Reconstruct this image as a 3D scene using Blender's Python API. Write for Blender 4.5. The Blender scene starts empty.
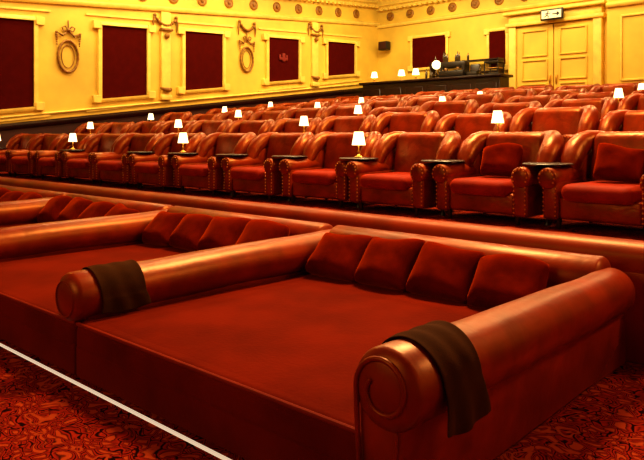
import bpy, bmesh, math, random
from math import sin, cos, pi, radians
from mathutils import Vector, Matrix
random.seed(4)
scene = bpy.context.scene
COL = scene.collection
scene.view_settings.view_transform = 'Standard'
try:
    scene.view_settings.look = 'Medium High Contrast'
except Exception as e:
    print(e)

# ---------------------------------------------------------------- materials
def new_mat(name):
    m = bpy.data.materials.new(name); m.use_nodes = True
    nt = m.node_tree
    return m, nt, nt.nodes['Principled BSDF']

def mat_basic(name, color, rough=0.5, metal=0.0, sheen=0.0, coat=0.0, emit=None, estr=0.0,
              var=0.0, vscale=6.0, bump=0.0, bscale=60.0, color2=None, spec=0.5, tint=None, crease=0.0, detail=3):
    m, nt, b = new_mat(name)
    b.inputs['Roughness'].default_value = rough
    b.inputs['Metallic'].default_value = metal
    b.inputs['Specular IOR Level'].default_value = spec
    if tint: 
        b.inputs['Specular Tint'].default_value = (*tint, 1)
    b.inputs['Sheen Weight'].default_value = sheen
    b.inputs['Sheen Roughness'].default_value = 0.4
    b.inputs['Sheen Tint'].default_value = (min(1, color[0]*2.5+.3), min(1, color[1]*3+.05), color[2]*2, 1)
    b.inputs['Coat Weight'].default_value = coat
    b.inputs['Coat Roughness'].default_value = 0.25
    tc = nt.nodes.new('ShaderNodeTexCoord')
    n = nt.nodes.new('ShaderNodeTexNoise'); n.inputs['Scale'].default_value = vscale
    n.inputs['Detail'].default_value = 4
    nt.links.new(tc.outputs['Object'], n.inputs['Vector'])
    r = nt.nodes.new('ShaderNodeValToRGB')
    c2 = color2 if color2 else tuple(c*(1-var) for c in color)
    r.color_ramp.elements[0].position = 0.35; r.color_ramp.elements[1].position = 0.65
    r.color_ramp.elements[0].color = (*c2, 1); r.color_ramp.elements[1].color = (*color, 1)
    nt.links.new(n.outputs['Fac'], r.inputs['Fac'])
    nt.links.new(r.outputs['Color'], b.inputs['Base Color'])
    if bump > 0:
        n2 = nt.nodes.new('ShaderNodeTexNoise'); n2.inputs['Scale'].default_value = bscale
        n2.inputs['Detail'].default_value = detail; n2.inputs['Distortion'].default_value = crease
        nt.links.new(tc.outputs['Object'], n2.inputs['Vector'])
        bp = nt.nodes.new('ShaderNodeBump'); bp.inputs['Strength'].default_value = bump
        bp.inputs['Distance'].default_value = 0.02
        nt.links.new(n2.outputs['Fac'], bp.inputs['Height'])
        nt.links.new(bp.outputs['Normal'], b.inputs['Normal'])
    if emit:
        b.inputs['Emission Color'].default_value = (*emit, 1)
        b.inputs['Emission Strength'].default_value = estr
    return m

OT = (1.0, .42, .11)
M_LEATHER = mat_basic('leather_oxblood', (0.23, 0.017, 0.0015), 0.38, var=0.45, vscale=4.0, bump=0.25, bscale=5, spec=.8, tint=OT, crease=.5)
M_LEATHER2 = mat_basic('leather_chair', (0.25, 0.022, 0.002), 0.36, var=0.5, vscale=5, bump=0.4, bscale=8, spec=.9, tint=OT, crease=.8)
M_LEDGE = mat_basic('leather_ledge', (0.25, 0.020, 0.0015), 0.42, var=0.4, vscale=2.0, bump=0.2, bscale=4, spec=.7, tint=OT)
M_VELVET = mat_basic('velvet_bed', (0.140, 0.0088, 0.0008), 0.9, sheen=0.30, var=0.36, vscale=2.0, bump=0.12, bscale=40, spec=0.03)
M_PIPE = mat_basic('velvet_piping', (0.22, 0.014, 0.0012), 0.7, sheen=0.3, var=0.2, spec=.15)
M_SEATV = mat_basic('velvet_seat', (0.30, 0.017, 0.0016), 0.7, sheen=0.4, var=0.35, vscale=5, bump=0.2, bscale=10, spec=0.15)
M_CUSH = mat_basic('velvet_cushion', (0.15, 0.009, 0.0008), 0.9, sheen=0.65, var=0.4, vscale=5, bump=0.25, bscale=8, spec=0.0, crease=.3)
M_BLANKET = mat_basic('blanket_wool', (0.045, 0.014, 0.0018), 0.9, sheen=0.15, var=0.25, vscale=8, bump=0.12, bscale=160, spec=0.05)
M_WOOD = mat_basic('dark_wood', (0.022, 0.004, 0.0012), 0.4, var=0.5, vscale=8)
M_BRASS = mat_basic('brass', (0.7, 0.38, 0.08), 0.3, metal=1.0)
M_NAIL = mat_basic('nail_brass', (0.75, 0.33, 0.07), 0.35, metal=0.8)
M_WALL = mat_basic('wall_yellow', (0.84, 0.57, 0.080), 0.6, var=0.22, vscale=1.0, bump=0.03, bscale=20)
M_TRIM = mat_basic('trim_cream', (0.93, 0.68, 0.135), 0.5, var=0.18, vscale=4)
M_GOLD = mat_basic('relief_gold', (0.34, 0.15, 0.010), 0.5, var=0.4, vscale=9)
M_MAROON = mat_basic('fabric_maroon', (0.075, 0.0032, 0.0010), 0.9, var=0.15, vscale=5, spec=.05)
M_DADO = mat_basic('dado_maroon', (0.05, 0.004, 0.001), 0.6, var=0.3, vscale=3)
M_SHADE = mat_basic('lamp_shade_glow', (0.95, 0.85, 0.6), 0.8, emit=(1.0, 0.80, 0.42), estr=2.2)
M_STRIP = mat_basic('floor_light_strip', (0.8, 0.75, 0.65), 0.4, emit=(1.0, 0.85, 0.65), estr=0.45)
M_BLACK = mat_basic('black_plastic', (0.012, 0.008, 0.006), 0.45)
M_WHITE = mat_basic('sign_white', (0.75, 0.72, 0.45), 0.5, emit=(0.9, 0.85, 0.5), estr=0.35)
M_CEIL = mat_basic('ceiling_cream', (0.6, 0.40, 0.08), 0.8)
M_STEEL = mat_basic('steel', (0.5, 0.35, 0.18), 0.3, metal=1.0)
M_GLASS = mat_basic('bottle_glass', (0.05, 0.03, 0.01), 0.1, coat=0.5)
M_RED = mat_basic('reflection_red', (0.20, 0.010, 0.003), 0.7)  # colour of the red reflection modelled on a side wall panel

def mat_carpet():
    m, nt, b = new_mat('carpet_floral')
    b.inputs['Roughness'].default_value = 0.95
    b.inputs['Specular IOR Level'].default_value = 0.03
    tc = nt.nodes.new('ShaderNodeTexCoord')
    n0 = nt.nodes.new('ShaderNodeTexNoise'); n0.inputs['Scale'].default_value = 5.0; n0.inputs['Detail'].default_value = 1
    nt.links.new(tc.outputs['Object'], n0.inputs['Vector'])
    mx = nt.nodes.new('ShaderNodeMixRGB'); mx.inputs['Fac'].default_value = 0.25
    nt.links.new(tc.outputs['Object'], mx.inputs['Color1']); nt.links.new(n0.outputs['Color'], mx.inputs['Color2'])
    # leaves: stretched warped cells with dark outline
    v = nt.nodes.new('ShaderNodeTexVoronoi'); v.feature = 'DISTANCE_TO_EDGE'; v.inputs['Scale'].default_value = 13.0
    mp = nt.nodes.new('ShaderNodeMapping'); mp.inputs['Scale'].default_value = (1.0, 1.9, 1.0); mp.inputs['Rotation'].default_value = (0, 0, .6)
    nt.links.new(mx.outputs['Color'], mp.inputs['Vector']); nt.links.new(mp.outputs['Vector'], v.inputs['Vector'])
    r1 = nt.nodes.new('ShaderNodeValToRGB')
    els = r1.color_ramp.elements
    els[0].position = 0.03; els[0].color = (0.012, 0.001, 0.0004, 1)
    els[1].position = 0.07; els[1].color = (0.30, 0.018, 0.004, 1)
    q = els.new(0.17); q.color = (0.16, 0.008, 0.002, 1)
    q = els.new(0.21); q.color = (0.03, 0.002, 0.0008, 1)
    q = els.new(0.27); q.color = (0.34, 0.045, 0.010, 1)
    nt.links.new(v.outputs['Distance'], r1.inputs['Fac'])
    # flower medallions
    v2 = nt.nodes.new('ShaderNodeTexVoronoi'); v2.feature = 'F1'; v2.inputs['Scale'].default_value = 5.5
    nt.links.new(mx.outputs['Color'], v2.inputs['Vector'])
    r2 = nt.nodes.new('ShaderNodeValToRGB')
    els = r2.color_ramp.elements
    els[0].position = 0.06; els[0].color = (.9, .9, .9, 1)
    els[1].position = 0.09; els[1].color = (0, 0, 0, 1)
    for p, c in ((.17, 0), (.20, .85), (.24, .85), (.27, 0)):
        q = els.new(p); q.color = (c, c, c, 1)
    nt.links.new(v2.outputs['Distance'], r2.inputs['Fac'])
    mm = nt.nodes.new('ShaderNodeMixRGB')
    nt.links.new(r2.outputs['Color'], mm.inputs['Fac'])
    nt.links.new(r1.outputs['Color'], mm.inputs['Color1'])
    mm.inputs['Color2'].default_value = (0.34, 0.05, 0.012, 1)
    nt.links.new(mm.outputs['Color'], b.inputs['Base Color'])
    return m
M_CARPET = mat_carpet()

# ---------------------------------------------------------------- mesh helpers
def rbox(bm, size, center, bevel=0.0, seg=3, rot=None):
    ret = bmesh.ops.create_cube(bm, size=1.0)
    vs = ret['verts']
    for v in vs:
        v.co = Vector((v.co.x*size[0], v.co.y*size[1], v.co.z*size[2]))
    allv = set(vs)
    if bevel > 0:
        es = list({e for v in vs for e in v.link_edges})
        r = bmesh.ops.bevel(bm, geom=es, offset=min(bevel, min(size)*0.499), segments=seg, profile=0.5, affect='EDGES', clamp_overlap=True)
        allv = {v for v in vs if v.is_valid} | set(r['verts'])
        stack = list(allv); seen = set(stack)
        while stack:
            v = stack.pop()
            for e in v.link_edges:
                o = e.other_vert(v)
                if o not in seen:
                    seen.add(o); stack.append(o)
        allv = seen
    M = Matrix.Translation(Vector(center))
    if rot is not None:
        M = M @ rot.to_4x4()
    for v in allv:
        v.co = M @ v.co
    return list(allv)

def tube(bm, pts, radii, seg=16, ref=Vector((0, 0, 1)), cap=0.5, closed=False):
    pts = [Vector(p) for p in pts]
    n = len(pts)
    if not hasattr(radii, '__len__'): radii = [radii]*n
    P = list(pts); R = list(radii)
    if not closed and cap > 0:
        t0 = (pts[0]-pts[1]).normalized(); t1 = (pts[-1]-pts[-2]).normalized()
        pre = []; post = []
        for a in (75, 45, 20):
            pre.append((pts[0]+t0*(R[0]*cap*sin(radians(a))), R[0]*cos(radians(a))))
            post.append((pts[-1]+t1*(R[-1]*cap*sin(radians(a))), R[-1]*cos(radians(a))))
        post.reverse()
        P = [p for p, _ in pre]+P+[p for p, _ in post]
        R = [r for _, r in pre]+R+[r for _, r in post]
    rings = []
    m = len(P)
    for i in range(m):
        if closed:
            t = (P[(i+1) % m]-P[i-1]).normalized()
        else:
            t = (P[min(i+1, m-1)]-P[max(i-1, 0)]).normalized()
        a = t.cross(ref)
        if a.length < 1e-4: a = t.cross(Vector((1, 0, 0)))
        a.normalize(); b = a.cross(t).normalized()
        rings.append([bm.verts.new(P[i]+(a*cos(2*pi*k/seg)+b*sin(2*pi*k/seg))*R[i]) for k in range(seg)])
    cnt = m if closed else m-1
    for i in range(cnt):
        r0 = rings[i]; r1 = rings[(i+1) % m]
        for k in range(seg):
            bm.faces.new((r0[k], r0[(k+1) % seg], r1[(k+1) % seg], r1[k]))
    if not closed:
        bm.faces.new(rings[0]); bm.faces.new(list(reversed(rings[-1])))

def lathe(bm, prof, center=(0, 0, 0), seg=20, caps=True):
    c = Vector(center); rings = []
    for r, z in prof:
        rings.append([bm.verts.new(c+Vector((r*cos(2*pi*k/seg), r*sin(2*pi*k/seg), z))) for k in range(seg)])
    for i in range(len(rings)-1):
        for k in range(seg):
            bm.faces.new((rings[i][k], rings[i][(k+1) % seg], rings[i+1][(k+1) % seg], rings[i+1][k]))
    if caps:
        bm.faces.new(list(reversed(rings[0]))); bm.faces.new(rings[-1])

def prism(bm, p0, p1, out, prof):
    p0 = Vector(p0); p1 = Vector(p1); out = Vector(out)
    a = [bm.verts.new(p0+out*d+Vector((0, 0, z))) for d, z in prof]
    b = [bm.verts.new(p1+out*d+Vector((0, 0, z))) for d, z in prof]
    n = len(prof)
    for i in range(n):
        bm.faces.new((a[i], a[(i+1) % n], b[(i+1) % n], b[i]))
    bm.faces.new(list(reversed(a))); bm.faces.new(b)

def hexa(bm, pts):
    v = [bm.verts.new(Vector(p)) for p in pts]
    for f in ((3, 2, 1, 0), (4, 5, 6, 7), (0, 1, 5, 4), (1, 2, 6, 5), (2, 3, 7, 6), (3, 0, 4, 7)):
        bm.faces.new([v[i] for i in f])

def pillow(bm, w, h, t, n=16, seed=0):
    rnd = random.Random(seed)
    ph = [rnd.uniform(0, 6.28) for _ in range(6)]
    def P(u, v, s):
        x = u*w/2*(1-0.04*(1-abs(v)**2)*abs(u)**3)
        z = v*h/2*(1-0.05*(1-abs(u)**2)*abs(v)**3)
        cr = max(0, abs(u)-.8)*max(0, abs(v)-.8)/.04
        x *= 1-.05*cr; z *= 1-.05*cr
        th = max((1-abs(u)**3.2)*(1-abs(v)**3.2), 0)**0.5
        th *= 1+.07*sin(3.1*u+ph[0])*sin(2.7*v+ph[1])+.015*sin(8*u+ph[3]+3*v)*sin(6*v+ph[4])
        sag = -.020*sin(2.4*u+ph[2])*(v+1)*.5
        bend = .02*(v**2)
        return Vector((x, s*t/2*th*(1.10-.12*v)-bend, z+h/2+sag))
    g = {}
    for s in (1, -1):
        for i in range(n+1):
            for j in range(n+1):
                u = -1+2*i/n; v = -1+2*j/n
                u = sin(u*pi/2)*.4+u*.6; v = sin(v*pi/2)*.4+v*.6
                if (i in (0, n) or j in (0, n)) and s == -1:
                    g[(s, i, j)] = g[(1, i, j)]
                else:
                    g[(s, i, j)] = bm.verts.new(P(u, v, s))
    for s in (1, -1):
        for i in range(n):
            for j in range(n):
                q = [g[(s, i, j)], g[(s, i, j+1)], g[(s, i+1, j+1)], g[(s, i+1, j)]]
                if s == -1: q.reverse()
                bm.faces.new(q)

def finish(bm, name, mat, parent=None, loc=None, angle=40, recalc=True):
    if recalc: bmesh.ops.recalc_face_normals(bm, faces=bm.faces[:])
    me = bpy.data.meshes.new(name); bm.to_mesh(me); bm.free()
    me.shade_smooth()
    me.set_sharp_from_angle(angle=radians(angle))
    me.materials.append(mat)
    ob = bpy.data.objects.new(name, me); COL.objects.link(ob)
    if parent is not None: ob.parent = parent
    if loc is not None: ob.location = loc
    return ob

def empty(name, loc, label, cat, group=None):
    e = bpy.data.objects.new(name, None); e.empty_display_size = 0.2
    COL.objects.link(e); e.location = loc
    e['label'] = label; e['category'] = cat
    if group: e['group'] = group
    return e

def tag(o, label, cat, group=None):
    o['label'] = label; o['category'] = cat
    if group: o['group'] = group
    return o

def structure(o): 
    o['kind'] = 'structure'
    return o

def copy_thing(src, loc, rotz=None, label=None, skip=()):
    n = src.copy(); COL.objects.link(n); n.location = loc
    if rotz is not None: n.rotation_euler = (0, 0, rotz)
    if label: n['label'] = label
    def rec(s, d):
        for c in list(s.children):
            if c.name.split('.')[0] in skip: continue
            k = c.copy(); COL.objects.link(k); k.parent = d
            rec(c, k)
    rec(src, n)
    return n

# ---------------------------------------------------------------- dimensions
W = 2.64
XW = -14.5          # left wall
YB = 18.3           # back wall
FL = [0.80, 1.07, 1.32, 1.54, 1.74, 1.92, 2.10]
ROWY = [4.00]+[3.85+1.9*k for k in range(1, 7)]

# ---------------------------------------------------------------- room shell
bm = bmesh.new()
prof = [(-8.0, 0.0), (3.05, 0.0), (3.05, FL[0])]
for k in range(1, 7):
    y = ROWY[k]-0.62
    prof += [(y, FL[k-1]), (y, FL[k])]
prof += [(ROWY[6]+0.9, FL[6]), (ROWY[6]+0.9, 2.3), (YB, 2.3)]
a = [bm.verts.new((XW, y, z)) for y, z in prof]; b = [bm.verts.new((6.0, y, z)) for y, z in prof]
for i in range(len(prof)-1):
    bm.faces.new((a[i], b[i], b[i+1], a[i+1]))
floor = structure(finish(bm, 'floor', M_CARPET, angle=20, recalc=True))

bm = bmesh.new(); rbox(bm, (0.2, YB+8, 7.6), (XW-0.1, (YB-8)/2, 3.7))
structure(finish(bm, 'wall_left', M_WALL))
bm = bmesh.new(); rbox(bm, (21.0, 0.2, 7.6), (-4.2, YB+0.1, 3.7))
structure(finish(bm, 'wall_back', M_WALL))
bm = bmesh.new(); rbox(bm, (0.2, YB+8, 7.6), (6.1, (YB-8)/2, 3.7))
structure(finish(bm, 'wall_right', M_WALL))
bm = bmesh.new(); rbox(bm, (20.7, YB+8, 0.2), (-4.2, (YB-8)/2, 7.55))
structure(finish(bm, 'ceiling', M_CEIL))
bm = bmesh.new(); rbox(bm, (11.6, 0.8, 7.4), (0.2, YB-0.4, 3.72))
structure(finish(bm, 'wall_back_vestibule', M_WALL))

def ptop(y): return 4.52+0.052*(y-7.4)
def pbot(y): return 2.66+0.133*(y-7.4)
def rail(y): return 1.80+0.116*(y-4.2)
def corn(y): return 5.06+0.075*(y-8.2)

bm = bmesh.new()
y0, y1 = -7.9, YB-0.01
def dadoz(y): return max(rail(y), 0.9)
ys = [y0, -3.5, y1]
for i in range(2):
    ya, yb = ys[i], ys[i+1]
    hexa(bm, [(XW, ya, 0), (XW+0.06, ya, 0), (XW+0.06, yb, 0), (XW, yb, 0),
              (XW, ya, dadoz(ya)), (XW+0.06, ya, dadoz(ya)), (XW+0.06, yb, dadoz(yb)), (XW, yb, dadoz(yb))])
structure(finish(bm, 'trim_1', M_DADO))
bm = bmesh.new()
prism(bm, (XW, -3.5, rail(-3.5)), (XW, y1, rail(y1)), (1, 0, 0), [(0, -.05), (.10, -.05), (.14, 0), (.14, .05), (.08, .10), (0, .10)])
structure(finish(bm, 'trim_2', M_WOOD))
bm = bmesh.new()
prism(bm, (XW, -3.5, rail(-3.5)+.22), (XW, y1, rail(y1)+.22), (1, 0, 0), [(0, 0), (.05, 0), (.07, .03), (.04, .06), (0, .06)])
structure(finish(bm, 'trim_3', M_TRIM))
cp = [(0, 0), (.06, 0), (.10, .05), (.10, .10), (.04, .14), (0, .14)]
big = [(0, 0), (.10, 0), (.14, .10), (.22, .14), (.26, .26), (.36, .34), (.36, .42), (0, .42)]
bm = bmesh.new()
prism(bm, (XW, -3.5, corn(-3.5)), (XW, y1, corn(y1)), (1, 0, 0), cp)
prism(bm, (XW, -3.5, corn(-3.5)+.70), (XW, y1, corn(y1)+.70), (1, 0, 0), big)
y = 0.0
while y < y1:
    rbox(bm, (.10, .10, .08), (XW+.16, y, corn(y)+.70)); y += .22
structure(finish(bm, 'trim_4', M_TRIM))
bm = bmesh.new()
cb = 5.72
prism(bm, (XW, YB, cb), (-5.6, YB, cb), (0, -1, 0), cp)
prism(bm, (XW, YB, cb+.66), (-5.6, YB, cb+.66), (0, -1, 0), big)
x = XW+.3
while x < -5.7:
    rbox(bm, (.10, .10, .08), (x, YB-.16, cb+.66)); x += .22
structure(finish(bm, 'trim_5', M_TRIM))
bm = bmesh.new()
prism(bm, (-5.6, YB-.8, cb-.1), (5.9, YB-.8, cb-.1), (0, -1, 0), big)
prism(bm, (-5.6, YB-.8, cb-.45), (5.9, YB-.8, cb-.45), (0, -1, 0), cp)
structure(finish(bm, 'trim_6', M_TRIM))

bm = bmesh.new()
lathe(bm, [(0.165, 0), (0.165, .03), (.13, .05), (.11, .03), (.06, .03), (.055, .07), (.01, .085)], seg=16)
ros0 = finish(bm, 'rosette', M_GOLD)
tag(ros0, 'round gilded plaster rosette on the frieze', 'plaster rosette', 'rosettes on the frieze')
ros0.location = (XW, 2.0, corn(2.0)+.40); ros0.rotation_euler = (0, radians(90), 0)
y = 3.0
while y < 18:
    r = ros0.copy(); COL.objects.link(r); r.location = (XW, y, corn(y)+.40); y += 1.0
x = XW+.6
while x < -5.7:
    r = ros0.copy(); COL.objects.link(r); r.location = (x, YB, cb+.40); r.rotation_euler = (radians(90), 0, 0); x += 0.9

def wall_panel(ya, yb):
    e = empty('wall_panel', (XW, (ya+yb)/2, 0), 'dark maroon fabric wall panel in moulded yellow frame', 'wall panel', 'fabric panels along the side wall')
    oy = (ya+yb)/2
    bm = bmesh.new()
    hexa(bm, [(0, ya-oy, pbot(ya)), (.03, ya-oy, pbot(ya)), (.03, yb-oy, pbot(yb)), (0, yb-oy, pbot(yb)),
              (0, ya-oy, ptop(ya)), (.03, ya-oy, ptop(ya)), (.03, yb-oy, ptop(yb)), (0, yb-oy, ptop(yb))])
    finish(bm, 'fabric', M_MAROON, e)
    bm = bmesh.new()
    w = .10
    fp = [(0, -.0), (.09, 0), (.09, w*.5), (.05, w), (0, w)]
    prism(bm, (0, ya-w-oy, ptop(ya)), (0, yb+w-oy, ptop(yb)), (1, 0, 0), fp)
    prism(bm, (0, ya-w-oy, pbot(ya)-w), (0, yb+w-oy, pbot(yb)-w), (1, 0, 0), [(0, 0), (.05, 0), (.09, w*.5), (.09, w), (0, w)])
    for yy, s in ((ya-w, ya), (yb, yb+w)):
        hexa(bm, [(0, yy-oy, pbot(yy)), (.08, yy-oy, pbot(yy)), (.08, s-oy, pbot(s)), (0, s-oy, pbot(s)),
                  (0, yy-oy, ptop(yy)), (.08, yy-oy, ptop(yy)), (.08, s-oy, ptop(s)), (0, s-oy, ptop(s))])
    for yy, q in ((ya, -1), (yb, 1)):
        for zz, s in ((ptop(yy), 1), (pbot(yy), -1)):
            rbox(bm, (.11, .22, .20), (.055, yy-oy+q*.14, zz+s*.0), .012, 1)
    a0, b0 = ya-.42, yb+.42
    for (pa, pb) in (((a0, ptop(a0)+.26), (b0, ptop(b0)+.26)), ((a0, pbot(a0)-.26), (b0, pbot(b0)-.26))):
        prism(bm, (0, pa[0]-oy, pa[1]), (0, pb[0]-oy, pb[1]), (1, 0, 0), [(0, -.025), (.04, -.025), (.04, .025), (0, .025)])
    finish(bm, 'frame', M_TRIM, e)
for ya, yb in ((0.6, 1.96), (3.65, 5.01), (6.78, 8.12), (9.37, 10.74), (12.61, 13.97), (15.41, 16.87)):
    wall_panel(ya, yb)

def oval_ornament(y, zc, h):
    e = empty('oval_medallion', (XW, y, zc), 'gilded oval plaster medallion with ribbon swag', 'wall ornament', 'oval medallions on the side wall')
    bm = bmesh.new()
    N = 40
    tube(bm, [(0.04, cos(a)*h*.20, sin(a)*h*.30-.20*h) for a in [2*pi*i/N for i in range(N)]], [.026+.010*(i % 2) for i in range(N)], 8, ref=Vector((1, 0, 0)), closed=True)
    finish(bm, 'oval_frame', M_GOLD, e)
    bm = bmesh.new()
    tube(bm, [(0.03, cos(a)*h*.13, sin(a)*h*.22-.20*h) for a in [2*pi*i/28 for i in range(28)]], .012, 8, ref=Vector((1, 0, 0)), closed=True)
    finish(bm, 'inner_oval', M_GOLD, e)
    bm = bmesh.new()
    for s in (-1, 1):
        tube(bm, [(.04, 0, h*.30), (.06, s*h*.07, h*.37), (.06, s*h*.13, h*.34), (.05, s*h*.10, h*.28), (.04, 0, h*.29)], .018, 8, ref=Vector((1, 0, 0)))
        tube(bm, [(.04, s*h*.02, h*.27), (.06, s*h*.12, h*.19), (.05, s*h*.22, h*.24)], [.018, .032, .018], 8, ref=Vector((1, 0, 0)))
        for i in range(6):
            bmesh.ops.create_uvsphere(bm, u_segments=8, v_segments=6, radius=.036-.003*i, matrix=Matrix.Translation((.05, s*h*(.235-.002*i), h*(.24-.045*i))))
    bmesh.ops.create_uvsphere(bm, u_segments=10, v_segments=8, radius=.05, matrix=Matrix.Translation((.05, 0, h*.30)))
    tube(bm, [(.04, 0, h*.30), (.04, 0, h*.48)], .018, 8, ref=Vector((1, 0, 0)))
    finish(bm, 'ribbon_swag', M_GOLD, e)
oval_ornament(5.88, 3.87, 1.3)
oval_ornament(11.7, 4.26, 1.25)

def swag(y, z, w):
    bm = bmesh.new()
    n = 10
    pts = []; rad = []
    for i in range(n+1):
        u = -1+2*i/n
        pts.append((.05, u*w/2, z-(.22*(1-u*u)))); rad.append(.02+.03*(1-u*u))
    tube(bm, [Vector(p)-Vector((0, 0, z)) for p in pts], rad, 8, ref=Vector((1, 0, 0)))
    for s in (-1, 1):
        tube(bm, [(.04, s*w/2, .02), (.05, s*(w/2+.05), -.15), (.04, s*(w/2+.03), -.38)], [.035, .03, .01], 8, ref=Vector((1, 0, 0)))
        bmesh.ops.create_uvsphere(bm, u_segments=10, v_segments=8, radius=.05, matrix=Matrix.Translation((.05, s*w/2, .03)))
    for i in range(9):
        u = -1+2*i/8
        bmesh.ops.create_uvsphere(bm, u_segments=8, v_segments=6, radius=.038, matrix=Matrix.Translation((.08, u*w*.4, -.22*(1-(u*.8)**2))))
    o = finish(bm, 'plaster_swag', M_GOLD, loc=(XW, y, z))
    tag(o, 'gilded plaster fruit swag in relief on the wall', 'wall ornament', 'plaster swags on the side wall')
swag(8.72, 4.93, 0.7)
swag(14.8, 5.42, 0.62)
swag(2.8, 4.6, .8)
swag(11.7, 5.12, 0.6)

def pilaster(y):
    zb = rail(y)+.3; zt = corn(y)-.02
    e = empty('pilaster', (XW+.005, y, zb), 'yellow plaster pilaster with carved capital', 'pilaster', 'pilasters on the side wall')
    bm = bmesh.new(); H = zt-zb
    rbox(bm, (.08, .30, H), (.04, 0, H/2), .01, 1)
    finish(bm, 'shaft', M_TRIM, e)
    bm = bmesh.new(); rbox(bm, (.16, .38, .07), (.08, 0, H*.80), .02, 2); finish(bm, 'capital', M_GOLD, e)
    bm = bmesh.new(); rbox(bm, (.14, .36, .16), (.07, 0, .08), .04, 2); finish(bm, 'plinth', M_TRIM, e)
    bm = bmesh.new(); bmesh.ops.create_uvsphere(bm, u_segments=10, v_segments=8, radius=.08, matrix=Matrix.Translation((.12, 0, H*.73))); finish(bm, 'boss', M_GOLD, e)
    bm = bmesh.new()
    tube(bm, [(.05, -.16, .34), (.14, -.10, .30), (.18, 0, .28), (.14, .10, .30), (.05, .16, .34)], [.03, .05, .07, .05, .03], 10, ref=Vector((0, 0, 1)))
    finish(bm, 'scroll_bracket', M_GOLD, e)
for y in (2.7, 8.72, 14.75): pilaster(y)

bm = bmesh.new()
rbox(bm, (.06, .38, .10), (.03, 0, 0), .03, 2); rbox(bm, (.06, .14, .28), (.04, 0, .05), .03, 2)
for s in (-1, 1): rbox(bm, (.05, .08, .18), (.03, s*.15, .05), .025, 2)
o = finish(bm, 'panel_reflection', M_RED, loc=(XW+.03, 13.25, 4.15)); tag(o, 'small red solid shape standing in for a reflection on maroon fabric panel', 'wall ornament')  # red reflection on the panel, built as a small solid shape

# ---------------------------------------------------------------- back wall features
def flat_panel_back(x0, x1, z0, z1, label):
    e = empty('wall_panel', ((x0+x1)/2, YB, (z0+z1)/2), label, 'wall panel')
    w = x1-x0; h = z1-z0
    bm = bmesh.new(); rbox(bm, (w, .04, h), (0, -.02, 0)); finish(bm, 'fabric', M_MAROON, e)
    bm = bmesh.new(); t = .10
    rbox(bm, (w+2*t, .07, t), (0, -.035, h/2+t/2), .015, 2); rbox(bm, (w+2*t, .07, t), (0, -.035, -h/2-t/2), .015, 2)
    for s in (-1, 1): 
        rbox(bm, (t, .07, h), (s*(w/2+t/2), -.035, 0), .015, 2)
        for q in (-1, 1): rbox(bm, (.20, .09, .20), (s*(w/2+t*.9), -.045, q*(h/2+t*.1)), .012, 1)
    finish(bm, 'frame', M_TRIM, e)
flat_panel_back(-12.87, -11.45, 4.1, 5.18, 'dark maroon fabric wall panel above the bar')
flat_panel_back(-9.75, -9.15, 3.9, 5.1, 'narrow dark panel beside the double doors')

dx0, dx1, dz0, dz1 = -8.72, -6.24, 2.3, 5.12
e = bpy.data.objects.new('door_1', None); COL.objects.link(e); e.location = ((dx0+dx1)/2, YB, dz0); structure(e)
dw = (dx1-dx0)/2; dh = dz1-dz0
for s in (-1, 1):
    bm = bmesh.new(); rbox(bm, (dw-.03, .10, dh), (s*dw/2, -.08, dh/2), .01, 1)
    for (zc, hh) in ((dh*.2, dh*.28), (dh*.5, dh*.22), (dh*.8, dh*.28)):
        for q in (-1, 1):
            rbox(bm, (.05, .07, hh), (s*dw/2+q*dw*.33, -.14, zc), .01, 1)
            rbox(bm, (dw*.69, .07, .05), (s*dw/2, -.14, zc+q*hh/2), .01, 1)
    lf = finish(bm, 'door_leaf', M_WALL, e); structure(lf)
    bm = bmesh.new(); rbox(bm, (.05, .06, .3), (s*.1, -.16, 1.1), .02, 2)
    h = finish(bm, 'door_handle', M_BRASS, lf)
bm = bmesh.new()
for s in (-1, 1): rbox(bm, (.26, .2, dh+.1), (s*(dw+.13), -.10, dh/2+.05), .03, 2)
rbox(bm, (2*dw+.7, .26, .12), (0, -.13, dh+.08), .03, 2)
rbox(bm, (2*dw+.52, .18, .25), (0, -.09, dh+.26), .02, 2)
rbox(bm, (2*dw+.8, .34, .10), (0, -.17, dh+.44), .03, 2)
structure(finish(bm, 'door_surround', M_TRIM, e))

bm = bmesh.new()
for (a0, a1, b0, b1) in ((-5.2, -3.6, 3.2, 5.0), (-3.1, -1.0, 3.2, 5.0)):
    rbox(bm, (a1-a0, .05, .06), ((a0+a1)/2, YB-.82, b0), .01, 1); rbox(bm, (a1-a0, .05, .06), ((a0+a1)/2, YB-.82, b1), .01, 1)
    rbox(bm, (.06, .05, b1-b0), (a0, YB-.82, (b0+b1)/2), .01, 1); rbox(bm, (.06, .05, b1-b0), (a1, YB-.82, (b0+b1)/2), .01, 1)
structure(finish(bm, 'trim_7', M_TRIM))

# exit sign: running figure and arrow
e = empty('exit_sign', (-7.40, YB-.42, 5.36), 'white emergency exit sign in a black frame above the double doors', 'exit sign')
bm = bmesh.new(); rbox(bm, (.72, .08, .34), (0, 0, 0), .02, 2); finish(bm, 'housing', M_BLACK, e)
bm = bmesh.new(); rbox(bm, (.06, .38, .06), (0, .2, .1)); finish(bm, 'bracket', M_BLACK, e)
bm = bmesh.new(); rbox(bm, (.62, .02, .24), (0, -.045, 0)); finish(bm, 'sign_face', M_WHITE, e)
Y_ = -.058
bm = bmesh.new(); R1 = Vector((0, 1, 0))
bmesh.ops.create_uvsphere(bm, u_segments=8, v_segments=6, radius=.022, matrix=Matrix.Translation((-.10, Y_, .08)))
tube(bm, [(-.11, Y_, .05), (-.14, Y_, -.02)], .017, 6, ref=R1)
tube(bm, [(-.14, Y_, -.02), (-.09, Y_, -.05), (-.10, Y_, -.10)], .012, 6, ref=R1)
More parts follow.
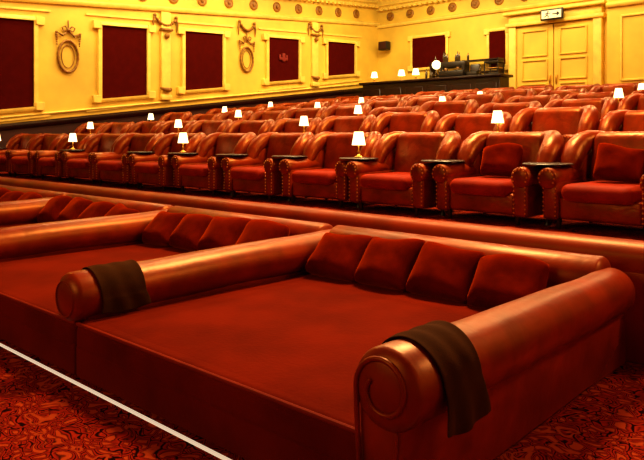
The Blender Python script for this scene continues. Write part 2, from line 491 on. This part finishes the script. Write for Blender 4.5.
tube(bm, [(-.14, Y_, -.02), (-.18, Y_, -.06), (-.23, Y_, -.07)], .012, 6, ref=R1)
tube(bm, [(-.11, Y_, .045), (-.06, Y_, .02), (-.03, Y_, .04)], .009, 6, ref=R1)
tube(bm, [(-.11, Y_, .045), (-.17, Y_, .04), (-.18, Y_, .0)], .009, 6, ref=R1)
finish(bm, 'running_figure', M_BLACK, e)
bm = bmesh.new()
rbox(bm, (.16, .012, .03), (.12, Y_, 0)); 
v = [bm.verts.new(p) for p in ((.18, Y_-.006, .07), (.18, Y_-.006, -.07), (.27, Y_-.006, 0), (.18, Y_+.006, .07), (.18, Y_+.006, -.07), (.27, Y_+.006, 0))]
bm.faces.new((v[0], v[1], v[2])); bm.faces.new((v[5], v[4], v[3]))
for p, q in ((0, 1), (1, 2), (2, 0)): bm.faces.new((v[q], v[p], v[p+3], v[q+3]))
finish(bm, 'arrow', M_BLACK, e)

e = empty('wall_speaker', (-14.0, YB, 5.0), 'small black loudspeaker mounted near the corner', 'speaker')
bm = bmesh.new(); rbox(bm, (.4, .26, .32), (0, -.25, 0), .03, 2); finish(bm, 'cabinet', M_BLACK, e)
bm = bmesh.new(); rbox(bm, (.08, .14, .08), (0, -.07, 0)); finish(bm, 'bracket', M_BLACK, e)
bm = bmesh.new(); rbox(bm, (.34, .02, .26), (0, -.385, 0), .005, 1); finish(bm, 'grille', M_DADO, e)

# bar
e = empty('bar_counter', (-11.2, 16.95, 2.3), 'long dark wooden bar counter at the rear of the hall', 'bar')
bm = bmesh.new(); rbox(bm, (5.4, .6, 1.15), (0, 0, .575), .01, 1)
for i in range(6): rbox(bm, (.72, .04, .8), (-2.25+.9*i, -.31, .58), .015, 1)
finish(bm, 'bar_body', M_WOOD, e)
bm = bmesh.new(); rbox(bm, (5.6, .8, .08), (0, 0, 1.19), .02, 2); finish(bm, 'bar_top', M_WOOD, e)
BT = 2.3+1.23
e = empty('back_bar_shelf', (-10.5, 18.0, 2.3), 'dark shelving against the wall behind the bar', 'shelf')
bm = bmesh.new()
for z in (.5, 1.0, 1.45, 1.85): rbox(bm, (2.6, .36, .04), (0, 0, z))
for x in (-1.3, 0, 1.3): rbox(bm, (.06, .36, 1.88), (x, 0, .94))
finish(bm, 'shelf_frame', M_WOOD, e)
e = empty('coffee_machine', (-10.3, 16.95, BT), 'dark metal coffee machine standing on the bar', 'coffee machine')
bm = bmesh.new(); rbox(bm, (.95, .45, .2), (0, 0, .12), .04, 2); rbox(bm, (.95, .3, .2), (0, .06, .42), .05, 2)
for s in (-1, 1): rbox(bm, (.1, .3, .3), (s*.4, .05, .28))
finish(bm, 'machine_body', M_BLACK, e)
for s in (-.22, .22):
    bm = bmesh.new()
    lathe(bm, [(.05, .2), (.06, .24), (.05, .32)], (s, -.12, 0), 12); tube(bm, [(s, -.14, .24), (s, -.3, .22)], .015, 8)
    finish(bm, 'brewing_group', M_STEEL, e)
e = empty('cash_register', (-9.55, 16.95, BT), 'small dark till standing on the bar', 'till')
bm = bmesh.new(); rbox(bm, (.36, .34, .14), (0, 0, .07), .02, 2); finish(bm, 'till_drawer', M_BLACK, e)
bm = bmesh.new(); rbox(bm, (.32, .05, .24), (0, .05, .27), .015, 2, Matrix.Rotation(radians(-15), 3, 'X')); finish(bm, 'till_screen', M_BLACK, e)
e = empty('display_case', (-8.85, 16.95, BT), 'small dark snack display case standing on the bar', 'display case')
bm = bmesh.new(); rbox(bm, (.5, .4, .05), (0, 0, .03), .01, 1); rbox(bm, (.5, .4, .05), (0, 0, .40), .01, 1)
for sx in (-1, 1):
    for sy in (-1, 1): rbox(bm, (.03, .03, .36), (sx*.23, sy*.18, .21))
finish(bm, 'case_frame', M_BLACK, e)
bm = bmesh.new(); rbox(bm, (.44, .34, .03), (0, 0, .21)); finish(bm, 'shelf', M_STEEL, e)
bm = bmesh.new(); lathe(bm, [(.035, 0), (.04, .01), (.04, .18), (.032, .215), (.014, .25), (.014, .31)], seg=12)
bo = finish(bm, 'bottle', M_GLASS); bo.location = (-9.25, 16.80, BT); tag(bo, 'dark glass bottle standing on the bar', 'bottle', 'bottles on the bar')
for i in range(1, 14):
    c = bo.copy(); COL.objects.link(c)
    s_ = .8+.5*((i*37) % 10)/10; c.scale = (1, 1, s_)
    if i < 6: c.location = (-11.5+.13*i, 16.95+.05*((i*7) % 3-1), BT)
    else:
        c.location = (-11.7+.16*(i-6)+.09*((i*5) % 3), 18.0, 2.3+1.87); c['label'] = 'dark glass bottle on the shelf behind the bar'; c['group'] = 'bottles on the shelf'

# ---------------------------------------------------------------- table lamps
def make_lamp(loc):
    e = empty('table_lamp', loc, 'small glowing table lamp with cream shade and brass stem', 'table lamp', 'lamps on the side tables')
    bm = bmesh.new(); lathe(bm, [(.055, 0), (.055, .012), (.025, .025), (.012, .04)], seg=16); finish(bm, 'lamp_base', M_BRASS, e)
    bm = bmesh.new(); lathe(bm, [(.012, .04), (.018, .07), (.009, .10), (.009, .20)], seg=10); finish(bm, 'lamp_stem', M_BRASS, e)
    bm = bmesh.new(); lathe(bm, [(.080, .145), (.052, .30), (.048, .30), (.076, .145)], seg=20, caps=False)
    finish(bm, 'lamp_shade', M_SHADE, e)
    return e

# ---------------------------------------------------------------- armchair
def make_chair(loc):
    e = empty('armchair', loc, 'red-brown leather club armchair with velvet seat cushion and nailhead arms', 'armchair', 'leather armchairs in rows')
    bm = bmesh.new(); vs = rbox(bm, (.72, .72, .20), (0, 0, .19), .03, 3); finish(bm, 'chair_base', M_LEATHER2, e)
    bm = bmesh.new()
    vs = rbox(bm, (.62, .72, .15), (0, -.10, .335), .065, 5)
    for v in vs:
        if v.co.z > .34: v.co.z += .03*max(0, 1-(v.co.x/.31)**2)*max(0, 1-((v.co.y+.07)/.35)**2)
    finish(bm, 'seat_cushion', M_SEATV, e)
    bm = bmesh.new()
    R = Matrix.Rotation(radians(-10), 3, 'X')
    vs = rbox(bm, (.72, .20, .58), (0, .31, .565), .092, 7, R)
    for v in vs:
        u = max(-1, min(1, v.co.x/.36))
        if v.co.z > .55: v.co.z += .045*(1-u*u)
        if v.co.y < .31: v.co.y -= .03*math.exp(-((v.co.z-.50)/.13)**2)*(1-u*u)
    for s in (-1, 1):
        tube(bm, [(s*.20, .40, .81), (s*.31, .385, .81), (s*.390, .34, .80), (s*.440, .26, .765), (s*.460, .17, .70), (s*.458, .09, .61), (s*.450, .03, .51)],
             [.05, .074, .092, .104, .108, .100, .075], 18, ref=Vector((0, 0, 1)), cap=.5)
        W0 = rbox(bm, (.12, .36, .42), (s*.43, .26, .54), .055, 5, R)
        for v in W0:
            t = max(0, min(1, (.42-v.co.y)/.34))
            if v.co.z > .50: v.co.z -= .14*t
    finish(bm, 'backrest', M_LEATHER2, e, angle=80)
    for s in (-1, 1):
        bm = bmesh.new()
        rbox(bm, (.15, .74, .36), (s*.435, -.02, .26), .035, 3)
        tube(bm, [(s*.450, -.40, .450), (s*.450, -.2, .455), (s*.450, -.02, .462), (s*.450, .14, .47), (s*.450, .30, .48)],
             [.096, .092, .090, .084, .07], 20, ref=Vector((1, 0, 0)), cap=.25)
        a = finish(bm, 'armrest', M_LEATHER2, e)
        bm = bmesh.new()
        for i in range(9):
            an = radians(-30+240*i/8)
            bmesh.ops.create_uvsphere(bm, u_segments=6, v_segments=4, radius=.009, matrix=Matrix.Translation((s*.450+.073*cos(an), -.420, .450+.073*sin(an))))
        for q in (-1, 1):
            for i in range(7):
                bmesh.ops.create_uvsphere(bm, u_segments=6, v_segments=4, radius=.009, matrix=Matrix.Translation((s*.435+q*.058, -.392, .12+.04*i)))
        finish(bm, 'nailhead_trim', M_NAIL, a)
    for sx in (-1, 1):
        for sy in (-1, 1):
            bm = bmesh.new(); lathe(bm, [(.018, 0), (.03, .09)], (sx*.38, sy*.32, 0), 10); finish(bm, 'leg', M_WOOD, e)
    return e

def make_table(loc):
    e = empty('side_table', loc, 'small dark wooden pedestal table between two armchairs', 'side table', 'side tables between the armchairs')
    bm = bmesh.new(); lathe(bm, [(.19, .562), (.225, .565), (.23, .570), (.225, .576), (.215, .580)], seg=32); finish(bm, 'table_top', M_WOOD, e)
    bm = bmesh.new(); lathe(bm, [(.020, .02), (.020, .562)], seg=12); finish(bm, 'pedestal', M_WOOD, e)
    bm = bmesh.new(); lathe(bm, [(.035, 0), (.035, .015), (.022, .04)], seg=16); finish(bm, 'table_foot', M_WOOD, e)
    return e

PIT = 1.143
lampref = [-3.36, -2.54, -3.0, -2.40, -2.65, -3.1, -2.8]
CAMP = (1.72, -2.23)
chair0 = table0 = lamp0 = None
for k in range(7):
    y = ROWY[k]; z = FL[k]
    dY = y-CAMP[1]
    xr = CAMP[0]-0.30*dY+1.1
    g0 = lampref[k]
    n0 = int((xr-g0)/PIT)+1
    for n in range(n0, -14, -1):
        gx = g0+n*PIT
        cx = gx+PIT/2
        if cx < xr+.6 and cx-0.54 > XW+.12:
            if chair0 is None:
                chair0 = make_chair((cx, y, z))
            else:
                sk = () if k < 2 else (('leg', 'nailhead_trim') if k < 5 else ('leg', 'nailhead_trim', 'chair_base'))
                c = copy_thing(chair0, (cx, y+random.uniform(-.03, .04), z), rotz=radians(random.uniform(-4, 4)), skip=sk if k > 0 else ())
                if k > 0:
                    f = random.uniform(.97, 1.06); c.scale = (1, 1, f)
        # tables: every lamp gap, plus the two gaps near the row end in the first row
        if gx-.15 > XW and gx < xr and (n % 3 == 0 or (k == 0 and n in (1, 2, -1, -2, -4))):
            ty = y-.16
            if table0 is None: table0 = make_table((gx, ty, z))
            else: copy_thing(table0, (gx, ty, z))
            if n % 3 == 0 and k < 5 and not (k == 2 and gx > -4):
                lp = (gx, ty, z+.580)
                if lamp0 is None: lamp0 = make_lamp(lp)
                else: copy_thing(lamp0, lp)
for (x, y, z) in ((-13.6, 16.95, BT), (-12.4, 16.95, BT), (-11.8, 16.95, BT)):
    l = copy_thing(lamp0, (x, y, z)); l['label'] = 'small glowing lamp standing on the bar'; l['group'] = 'lamps on the bar'
    l.scale = (1.6, 1.6, 1.3)
g0 = empty('globe_lamp', (-10.97, 16.95, BT), 'tall glowing globe lamp standing on the bar', 'lamp')
bm = bmesh.new(); lathe(bm, [(.07, 0), (.07, .015), (.015, .03), (.012, .32)], seg=12); finish(bm, 'lamp_base', M_BRASS, g0)
bm = bmesh.new(); bmesh.ops.create_uvsphere(bm, u_segments=14, v_segments=10, radius=.15, matrix=Matrix.Translation((0, 0, .46))); finish(bm, 'globe', M_SHADE, g0)

# ---------------------------------------------------------------- ledge partition
e = empty('upholstered_partition', (-6.0, 2.99, 0), 'long low red leather partition with padded rolled top', 'partition')
bm = bmesh.new(); rbox(bm, (17.0, .16, .66), (1.0, -.04, .33), .02, 2); finish(bm, 'partition_panel', M_LEDGE, e)
bm = bmesh.new()
vs = rbox(bm, (17.0, .30, .30), (1.0, .03, .71), .12, 9)
finish(bm, 'padded_top', M_LEDGE, e)

# ---------------------------------------------------------------- beds
def make_bed(i):
    x1 = -W*i; x0 = x1-W; cx = (x0+x1)/2
    e = empty('sofa_bed', (cx, 1.4, 0), 'wide low red velvet sofa bed with rolled leather arm' if i else 'wide red velvet sofa bed with large scrolled end arm', 'sofa bed', 'sofa beds in the first row')
    bm = bmesh.new(); rbox(bm, (W-.02, 2.80, .22), (0, .0, .12), .02, 3); finish(bm, 'bed_base', M_VELVET, e)
    bm = bmesh.new(); vs = rbox(bm, (W-.01, 2.82, .20), (0, 0, .28), .06, 8)
    N = 30; G = []
    hx, hy = W/2-.045, 1.41-.045
    for a_ in range(N+1):
        row = []
        for b_ in range(N+1):
            u = -1+2*a_/N; v = -1+2*b_/N
            h = (1-abs(u)**3.5)*(1-abs(v)**3.5)
            z = .372+.036*h**.6+.005*sin(5*u+2*v+i)*h+.004*sin(9*v-3*u)*h
            row.append(bm.verts.new((u*hx, v*hy, z)))
        G.append(row)
    for a_ in range(N):
        for b_ in range(N):
            bm.faces.new((G[a_][b_], G[a_+1][b_], G[a_+1][b_+1], G[a_][b_+1]))
    finish(bm, 'mattress', M_VELVET, e, angle=60)
    bm = bmesh.new()
    tube(bm, [(-W/2+.02, -1.390, .366), (W/2-.02, -1.390, .366)], .013, 8)
    finish(bm, 'top_piping', M_PIPE, e)
    bm = bmesh.new()
    rbox(bm, (W-.02, .24, .28), (0, 1.26, .46), .04, 3)
    tube(bm, [(-W/2+.05, 1.22, .612), (W/2-.12, 1.22, .612)], .172, 32, cap=.3)
    finish(bm, 'backrest', M_LEATHER, e)
    bm = bmesh.new()
    ax = x1-cx
    if i == 0:
        ax += .03
        p = []
        for (yy, zt, sh) in ((-1.43, .56, 0), (1.27, .50, -.09)):
            for (xx, zz) in ((ax-.135, .012), (ax+.035, .012), (ax+.075, zt), (ax-.160, zt)):
                p.append((xx+sh, yy, zz))
        vs = [bm.verts.new(q) for q in p]
        for f in ((0, 1, 2, 3), (7, 6, 5, 4), (0, 4, 5, 1), (1, 5, 6, 2), (2, 6, 7, 3), (3, 7, 4, 0)):
            bm.faces.new([vs[q] for q in f])
        bmesh.ops.bevel(bm, geom=bm.edges[:], offset=.025, segments=3, profile=.5, affect='EDGES')
        pts = []; rad = []
        for k in range(19):
            t = k/18
            pts.append((ax-.09*t**1.6+.003*sin(9*t), -1.42+2.66*t, .605-.06*t+.003*sin(14*t)))
            rad.append(.172-.012*t+.002*sin(21*t))
        tube(bm, pts, rad, 36, ref=Vector((1, 0, 0)), cap=.32)
        arm = finish(bm, 'armrest', M_LEATHER, e)
        bm = bmesh.new()
        yf = -1.470
        sp = [(ax-.130, -1.442, .10), (ax-.138, -1.446, .30), (ax-.146, -1.448, .48)]
        rr = [.010, .011, .012]
        for k in range(34):
            an = radians(180-12*k); rad_ = .144-.0024*k
            sp.append((ax+rad_*cos(an), yf+.016-.0007*k, .605+rad_*sin(an))); rr.append(.012-.00008*k)
        tube(bm, sp, rr, 10, ref=Vector((0, 1, 0)))
        tube(bm, [(ax+.028, -1.432, .06), (ax+.052, -1.44, .44)], .008, 8, ref=Vector((0, 1, 0)))
        finish(bm, 'arm_piping', M_LEATHER, arm)
    else:
        ax -= .09
        rbox(bm, (.24, 2.72, .22), (ax, .03, .42), .03, 3)
        pts = []; rad = []
        for k in range(19):
            t = k/18
            pts.append((ax+.07*t**1.6+.003*sin(8*t+i), -1.37+2.71*t, .520+.055*t+.003*sin(13*t+i)))
            rad.append(.172-.007*t+.002*sin(19*t+i))
        tube(bm, pts, rad, 36, ref=Vector((1, 0, 0)), cap=.45)
        arm = finish(bm, 'armrest', M_LEATHER, e)
        bm = bmesh.new()
        tube(bm, [(ax+.12*cos(a), -1.428, .52+.12*sin(a)) for a in [2*pi*k/24 for k in range(24)]], .006, 8, ref=Vector((0, 1, 0)), closed=True)
        finish(bm, 'arm_piping', M_LEATHER, arm)
    return e
for i in range(5): make_bed(i)

SEED = [0]
def cushion(x, y, z, rz, tilt, sc):
    SEED[0] += 1
    bm = bmesh.new(); pillow(bm, .56*sc, .44*sc, .25, 24, seed=SEED[0])
    o = finish(bm, 'cushion', M_CUSH, angle=80)
    o.location = (x, y, z); o.rotation_euler = (radians(-tilt), radians(random.uniform(-5, 5)), rz)
    tag(o, 'soft dark red velvet cushion leaning on the bed backrest', 'cushion', 'velvet cushions on the sofa beds')
    return o
for i in range(5):
    b0 = -W*i
    for q in range(4):
        cushion(b0-.61-.54*q, 2.10, .41, radians(random.uniform(-6, 6)), 39+random.uniform(-3, 4), 1.0+random.uniform(-.04, .03))
for x in (-1.64, -.50):
    o = cushion(x, 3.98, FL[0]+.43, .1, 22, .74); o['label'] = 'dark red velvet cushion on an armchair seat'; o['group'] = 'loose cushions on armchairs'

def blanket(ax, y0, y1, zc, zo, zi, r, label):
    bm = bmesh.new()
    path = []
    n = 8
    for i in range(n): path.append((r+.008, zo+(zc-zo)*i/n))
    for i in range(17):
        a = pi*i/16; path.append(((r+.004)*cos(a), zc+(r+.004)*sin(a)))
    for i in range(1, n): path.append((-r-.004, zc+(zi-zc)*i/(n-1)))
    m = 26; rows = []
    for j in range(m+1):
        v = j/m; yy = y0+(y1-y0)*v
        row = []
        for i, (px, pz) in enumerate(path):
            hang = max(0, (zc-pz))/.2
            d = .020*hang*(1 if px > 0 else -1)*(0.6+.6*sin(v*14+1.0+px))
            w = .003*(1+sin(v*16+i*.25))
            row.append(bm.verts.new((ax+px*(1+w*2)+d, yy+.05*hang*(v-.4)+.010*sin(i*.35+v), pz+w-.03*hang*sin(v*3.5))))
        rows.append(row)
    for j in range(m):
        for i in range(len(path)-1):
            bm.faces.new((rows[j][i], rows[j][i+1], rows[j+1][i+1], rows[j+1][i]))
    o = finish(bm, 'folded_blanket', M_BLANKET, angle=80)
    s = o.modifiers.new('thickness', 'SOLIDIFY'); s.thickness = .008; s.offset = 1
    sb = o.modifiers.new('smooth', 'SUBSURF'); sb.levels = 1; sb.render_levels = 1
    tag(o, label, 'blanket')
blanket(.03, .10, .40, .603, .43, .50, .178, 'dark olive brown blanket draped over the large end arm')
blanket(-W-.085, .14, .50, .526, .42, .44, .178, 'dark brown blanket draped over an arm between two beds')

bm = bmesh.new(); rbox(bm, (16.0, .018, .012), (-6.5, -.05, .007)); o = finish(bm, 'floor_light_strip', M_STRIP)
tag(o, 'thin bright edge strip on the carpet along the beds', 'floor strip')

# ---------------------------------------------------------------- lights
def area(name, loc, size, energy, color, target):
    l = bpy.data.lights.new(name, 'AREA'); l.shape = 'RECTANGLE'; l.size = size[0]; l.size_y = size[1]
    l.energy = energy; l.color = color
    o = bpy.data.objects.new(name, l); COL.objects.link(o); o.location = loc
    d = Vector(target)-Vector(loc); o.rotation_euler = d.to_track_quat('-Z', 'Y').to_euler()
    return o
WARM = (1.0, .66, .29)
area('light_beds', (-2.5, 4.4, 6.6), (1.8, .9), 620, WARM, (-1.4, 1.4, 0.4))
area('fill_screen_side', (-3.0, -6.5, 4.0), (5, 2.0), 175, WARM, (-2.5, 1.0, 0.0))  # added fill, lightens the bed fronts and the near carpet
for x in (-11, -6.5, -2):
    for y in (5.5, 10, 14.5):
        area('light_rows', (x, y, 7.2), (.7, .7), 180, WARM, (x, y-.6, 1))
area('light_side_wall', (-12.4, 9.0, 6.8), (14, .4), 340, (1, .84, .46), (XW, 9.5, 3.0))
area('light_back_wall', (-8.5, 15.8, 6.8), (9, .4), 175, (1, .84, .46), (-9, YB, 3.4))
area('light_arm', (3.4, 4.4, 4.6), (.9, .7), 130, WARM, (.1, 1.2, .6))
w = bpy.data.worlds.new('world'); scene.world = w; w.use_nodes = True
w.node_tree.nodes['Background'].inputs['Color'].default_value = (1, .4, .12, 1)
w.node_tree.nodes['Background'].inputs['Strength'].default_value = 0.04

# ---------------------------------------------------------------- camera
cam = bpy.data.cameras.new('camera'); co = bpy.data.objects.new('camera', cam); COL.objects.link(co)
co.location = (1.72, -2.23, 1.63)
co.rotation_euler = (radians(90), 0, radians(43))
cam.sensor_width = 36; cam.lens = 683/644*36; cam.clip_end = 100
cam.shift_y = -(230-136)/644
scene.camera = co
